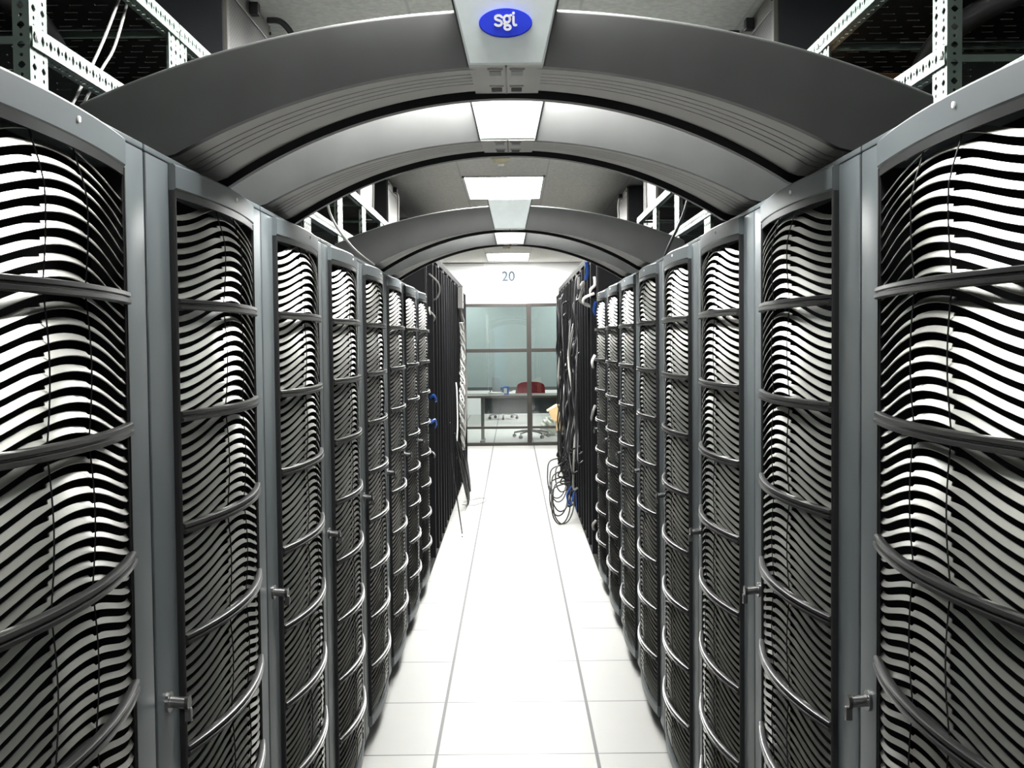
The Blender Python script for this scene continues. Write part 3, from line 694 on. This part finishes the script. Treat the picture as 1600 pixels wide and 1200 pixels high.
for s, Y in ((-1, 7.05), (-1, 8.5), (1, 7.2), (1, 8.95)):
    zt = 2.70 if Y < 7.15 else 2.67
    zb_ = ZB + .01 if Y < 7.4 and s < 0 else (2.28 if Y < 7.4 else RH + .012)
    cable('power_cable', [(s * .86, Y - .35, zt), (s * .83, Y - .36, zt - .03), (s * .832, Y - .35, 2.5), (s * .84, Y - .33, zb_)], .007, 'cable_grey',
          'grey lead down the front of the %s vented unit on the %s' % ('nearer' if Y < 7.5 else 'farther', 'left' if s < 0 else 'right'))
# --- cartons
t = thing('shipping_carton', (.86, 2.93, 2.0815), .1, 'dark brown carton on the right shelf behind the beam', 'box')
mb = MB(); mb.box(-.0, .30, -.14, .14, 0, .155, 'brown', .003); mb.build('carton_body', t)
mb = MB(); mb.box(.02, .28, -.025, .025, .155, .1562, 'cardboard'); mb.build('tape', t)
t = thing('cardboard_box', (.437, 12.05, .60), 0, 'tan cardboard box corner poking out of the right racks', 'box')
mb = MB(); mb.box(.03, .0995, -.16, .16, 0, .27, 'cardboard', .003); mb.build('carton_body', t)
mb = MB(); mb.add([(.03, -.16, .27), (.03, .16, .27), (-.07, .14, .21), (-.07, -.14, .21), (.03, -.16, .265), (.03, .16, .265), (-.07, .14, .205), (-.07, -.14, .205)],
                  [[0, 1, 2, 3], [7, 6, 5, 4], [0, 3, 7, 4], [1, 5, 6, 2], [2, 6, 7, 3]], 'cardboard')
mb.add([(.03, -.16, .268), (-.06, -.155, .22), (-.02, -.155, .12), (.03, -.16, .10), (.03, -.156, .268), (-.06, -.151, .22), (-.02, -.151, .12), (.03, -.156, .10)], [[0, 1, 2, 3], [7, 6, 5, 4], [0, 4, 5, 1], [1, 5, 6, 2], [2, 6, 7, 3]], 'cardboard')
mb.build('flap', t)

# ------------------------------------------------------------------ office behind the glass
for (x0, x1, lb) in ((-2.3, .285, 'pale grey-green blind behind the left panes of the partition'), (.315, 2.4, 'pale grey-green blind behind the right panes of the partition')):
    t = thing('window_blind', ((x0 + x1) / 2, 20.3, 0.70), 0, lb, 'blind'); a = (x1 - x0) / 2
    mb = MB(); n = 52
    for i in range(n):
        z = .03 + i * .034; mb.box(-a, a, -.004, .006, z, z + .0345, 'blind'); mb.box(-a, a, -.007, -.003, z, z + .004, 'blind')
    mb.build('blind_fabric', t)
    mb = MB(); mb.box(-a, a, -.02, .03, -.03, .03, 'blind_dark', .004); mb.build('bottom_rail', t)
    mb = MB(); mb.box(-a, a, -.03, .04, 1.79, 1.84, 'blind_dark', .004); mb.box(-a, a, -.03, .04, 1.84, 2.0, 'blind', .004); mb.build('head_rail', t)
# desk
t = thing('office_desk', (0.2, 17.15, 0), 0, 'brown desk behind the glass partition, chair tucked at its far side', 'desk')
mb = MB(); mb.box(-1.9, 1.9, -.30, .42, .705, .74, 'desk', .005); mb.build('desk_top', t)
mb = MB(); mb.box(-.66, 1.8, .36, .375, .42, .70, 'modesty', .003); mb.build('modesty_panel', t)
for x in (-.68, 1.82, -1.85):
    mb = MB(); mb.box(x - .025, x + .025, .02, .12, .04, .705, 'desk_metal', .004); mb.box(x - .035, x + .035, -.22, .36, 0.0, .045, 'desk_metal', .008); mb.build('leg', t)
# chairs
def make_chair(seat_m, back_m, base_m):
    t = thing('office_chair', (0, 0, 0), 0, '', 'chair')
    mb = MB()                                              # cushion and rounded backrest
    bm = bmesh.new(); bmesh.ops.create_cube(bm, size=1); bmesh.ops.subdivide_edges(bm, edges=bm.edges[:], cuts=5, use_grid_fill=True)
    for v in bm.verts:
        x, y, z = v.co * 2; k = 1 - .18 * (abs(x) ** 4 + abs(y) ** 4) / 2
        v.co = Vector((x * .24 * k, y * .23 * k, .45 + z * .04 * (1 - .5 * max(abs(x), abs(y)) ** 4)))
    mb.bm(bm, seat_m); mb.build('seat', t, True)
    mb = MB(); bm = bmesh.new(); bmesh.ops.create_cube(bm, size=1); bmesh.ops.subdivide_edges(bm, edges=bm.edges[:], cuts=7, use_grid_fill=True)
    for v in bm.verts:
        x, y, z = v.co * 2
        k = 1 - .10 * max(0, abs(z)) ** 4; kz = 1 - .22 * abs(x) ** 4
        v.co = Vector((x * .235 * k, .24 + y * .035 * (1 - .5 * max(abs(x), abs(z)) ** 4) - .05 * x * x, .725 + z * .175 * kz))
    mb.bm(bm, back_m); mb.build('backrest', t, True)
    mb = MB(); mb.box(-.03, .03, .24, .262, .42, .66, 'dark_plastic', .005); mb.box(-.03, .03, 0, .26, .40, .425, 'dark_plastic', .005); mb.build('back_bar', t)
    mb = MB(); mb.cyl((0, 0, .09), (0, 0, .42), .025, base_m); mb.build('gas_lift', t, True)
    mb = MB()
    for q in range(5):
        an = 2 * PI * q / 5 + .3; mb.tube([(0, 0, .115), (.16 * math.cos(an), .16 * math.sin(an), .105), (.29 * math.cos(an), .29 * math.sin(an), .08)], .022, base_m, r_end=.014)
    base = mb.build('star_base', t, True)
    for q in range(5):
        an = 2 * PI * q / 5 + .3; c = Vector((.29 * math.cos(an), .29 * math.sin(an), .0285)); tn = Vector((-math.sin(an), math.cos(an), 0))
        mb = MB(); mb.cyl(c - tn * .02, c + tn * .02, .0285, 'dark_plastic'); mb.cyl(c, c + Vector((0, 0, .055)), .008, 'dark_plastic'); mb.build('caster', base, True)
    for s in (-1, 1):
        mb = MB(); mb.box(s * .27 - .022, s * .27 + .022, -.12, .12, .645, .67, base_m if base_m == 'light_plastic' else 'light_plastic', .008); mb.tube([(s * .14, .0, .42), (s * .25, .0, .44), (s * .27, 0, .65)], .012, 'dark_plastic'); mb.build('armrest', t)
    return t
c = make_chair('dark_plastic', 'red', 'dark_plastic'); c.location = (.29, 17.93, 0); c['label'] = 'office chair with a dark red backrest, behind the desk in the glazed office'
c2 = make_chair('light_plastic', 'light_plastic', 'light_plastic'); c2.location = (-.20, 22.3, 0); c2.rotation_euler = (0, 0, PI); c2['label'] = 'pale grey office chair far behind the desk, its star base showing'
# things on and under the desk
t = thing('blue_carton', (-.115, 17.2, .74), 0, 'small blue carton standing on the office desk', 'box')
mb = MB(); mb.box(-.05, .05, -.03, .03, 0, .13, 'blue_thing', .002); mb.build('carton_body', t); mb = MB(); mb.box(-.03, .02, -.0312, -.03, .02, .10, 'paper'); mb.build('face_label', t)
t = thing('paper_stack', (-.27, 17.2, .74), .2, 'low stack of white paper left of the blue carton', 'paper')
mb = MB()
for i in range(6): mb.box(-.105 + .002 * i, .105 - .003 * (i % 3), -.148, .148, .006 * i, .006 * i + .0055, 'paper')
mb.build('sheets', t)
t = thing('desk_monitor', (-.20, 17.42, .74), 0, 'pale flat panel standing at the back of the office desk', 'screen')
mb = MB(); mb.box(-.13, .0, -.01, .01, .03, .27, 'light_plastic', .004); mb.build('panel', t); mb = MB(); mb.box(-.10, -.03, -.05, .05, 0, .012, 'light_plastic', .003); mb.box(-.075, -.055, 0, .012, .01, .08, 'light_plastic'); mb.build('stand', t)
mb = MB(); bm = bmesh.new(); bmesh.ops.create_icosphere(bm, subdivisions=4, radius=1); rb = random.Random(11)
for v in bm.verts:
    p = v.co; k = 1 + .10 * math.sin(9 * p.x + 4 * p.z) * math.cos(7 * p.y + 3 * p.z) + .06 * math.sin(17 * p.z + 11 * p.x)
    pinch = 1 - .55 * max(0, p.z) ** 1.5
    v.co = Vector((p.x * .17 * k * pinch, p.y * .15 * k * pinch, max(0, .15 + p.z * .17 * k)))
mb.bm(bm, 'bag'); o = mb.build('plastic_bag', None, True, (.60, 18.3, 0)); tag(o, 'crumpled white plastic bag on the floor right of the red chair', 'bag')
# pale blue locker at the aisle's near end, seen mirrored in the glass
t = thing('storage_locker', (-.52, -4.1, 0), PI, 'pale blue locker against the wall behind the camera, mirrored in the glass', 'locker')
mb = MB(); mb.box(-.26, .26, -.2, .2, 0, 2.25, 'locker', .006); mb.build('case', t)
mb = MB(); mb.box(-.24, .24, -.212, -.2, .08, 2.2, 'locker', .003); mb.build('door', t)
mb = MB(); mb.box(.17, .19, -.235, -.212, 1.0, 1.15, 'steel', .003); mb.build('handle', t)
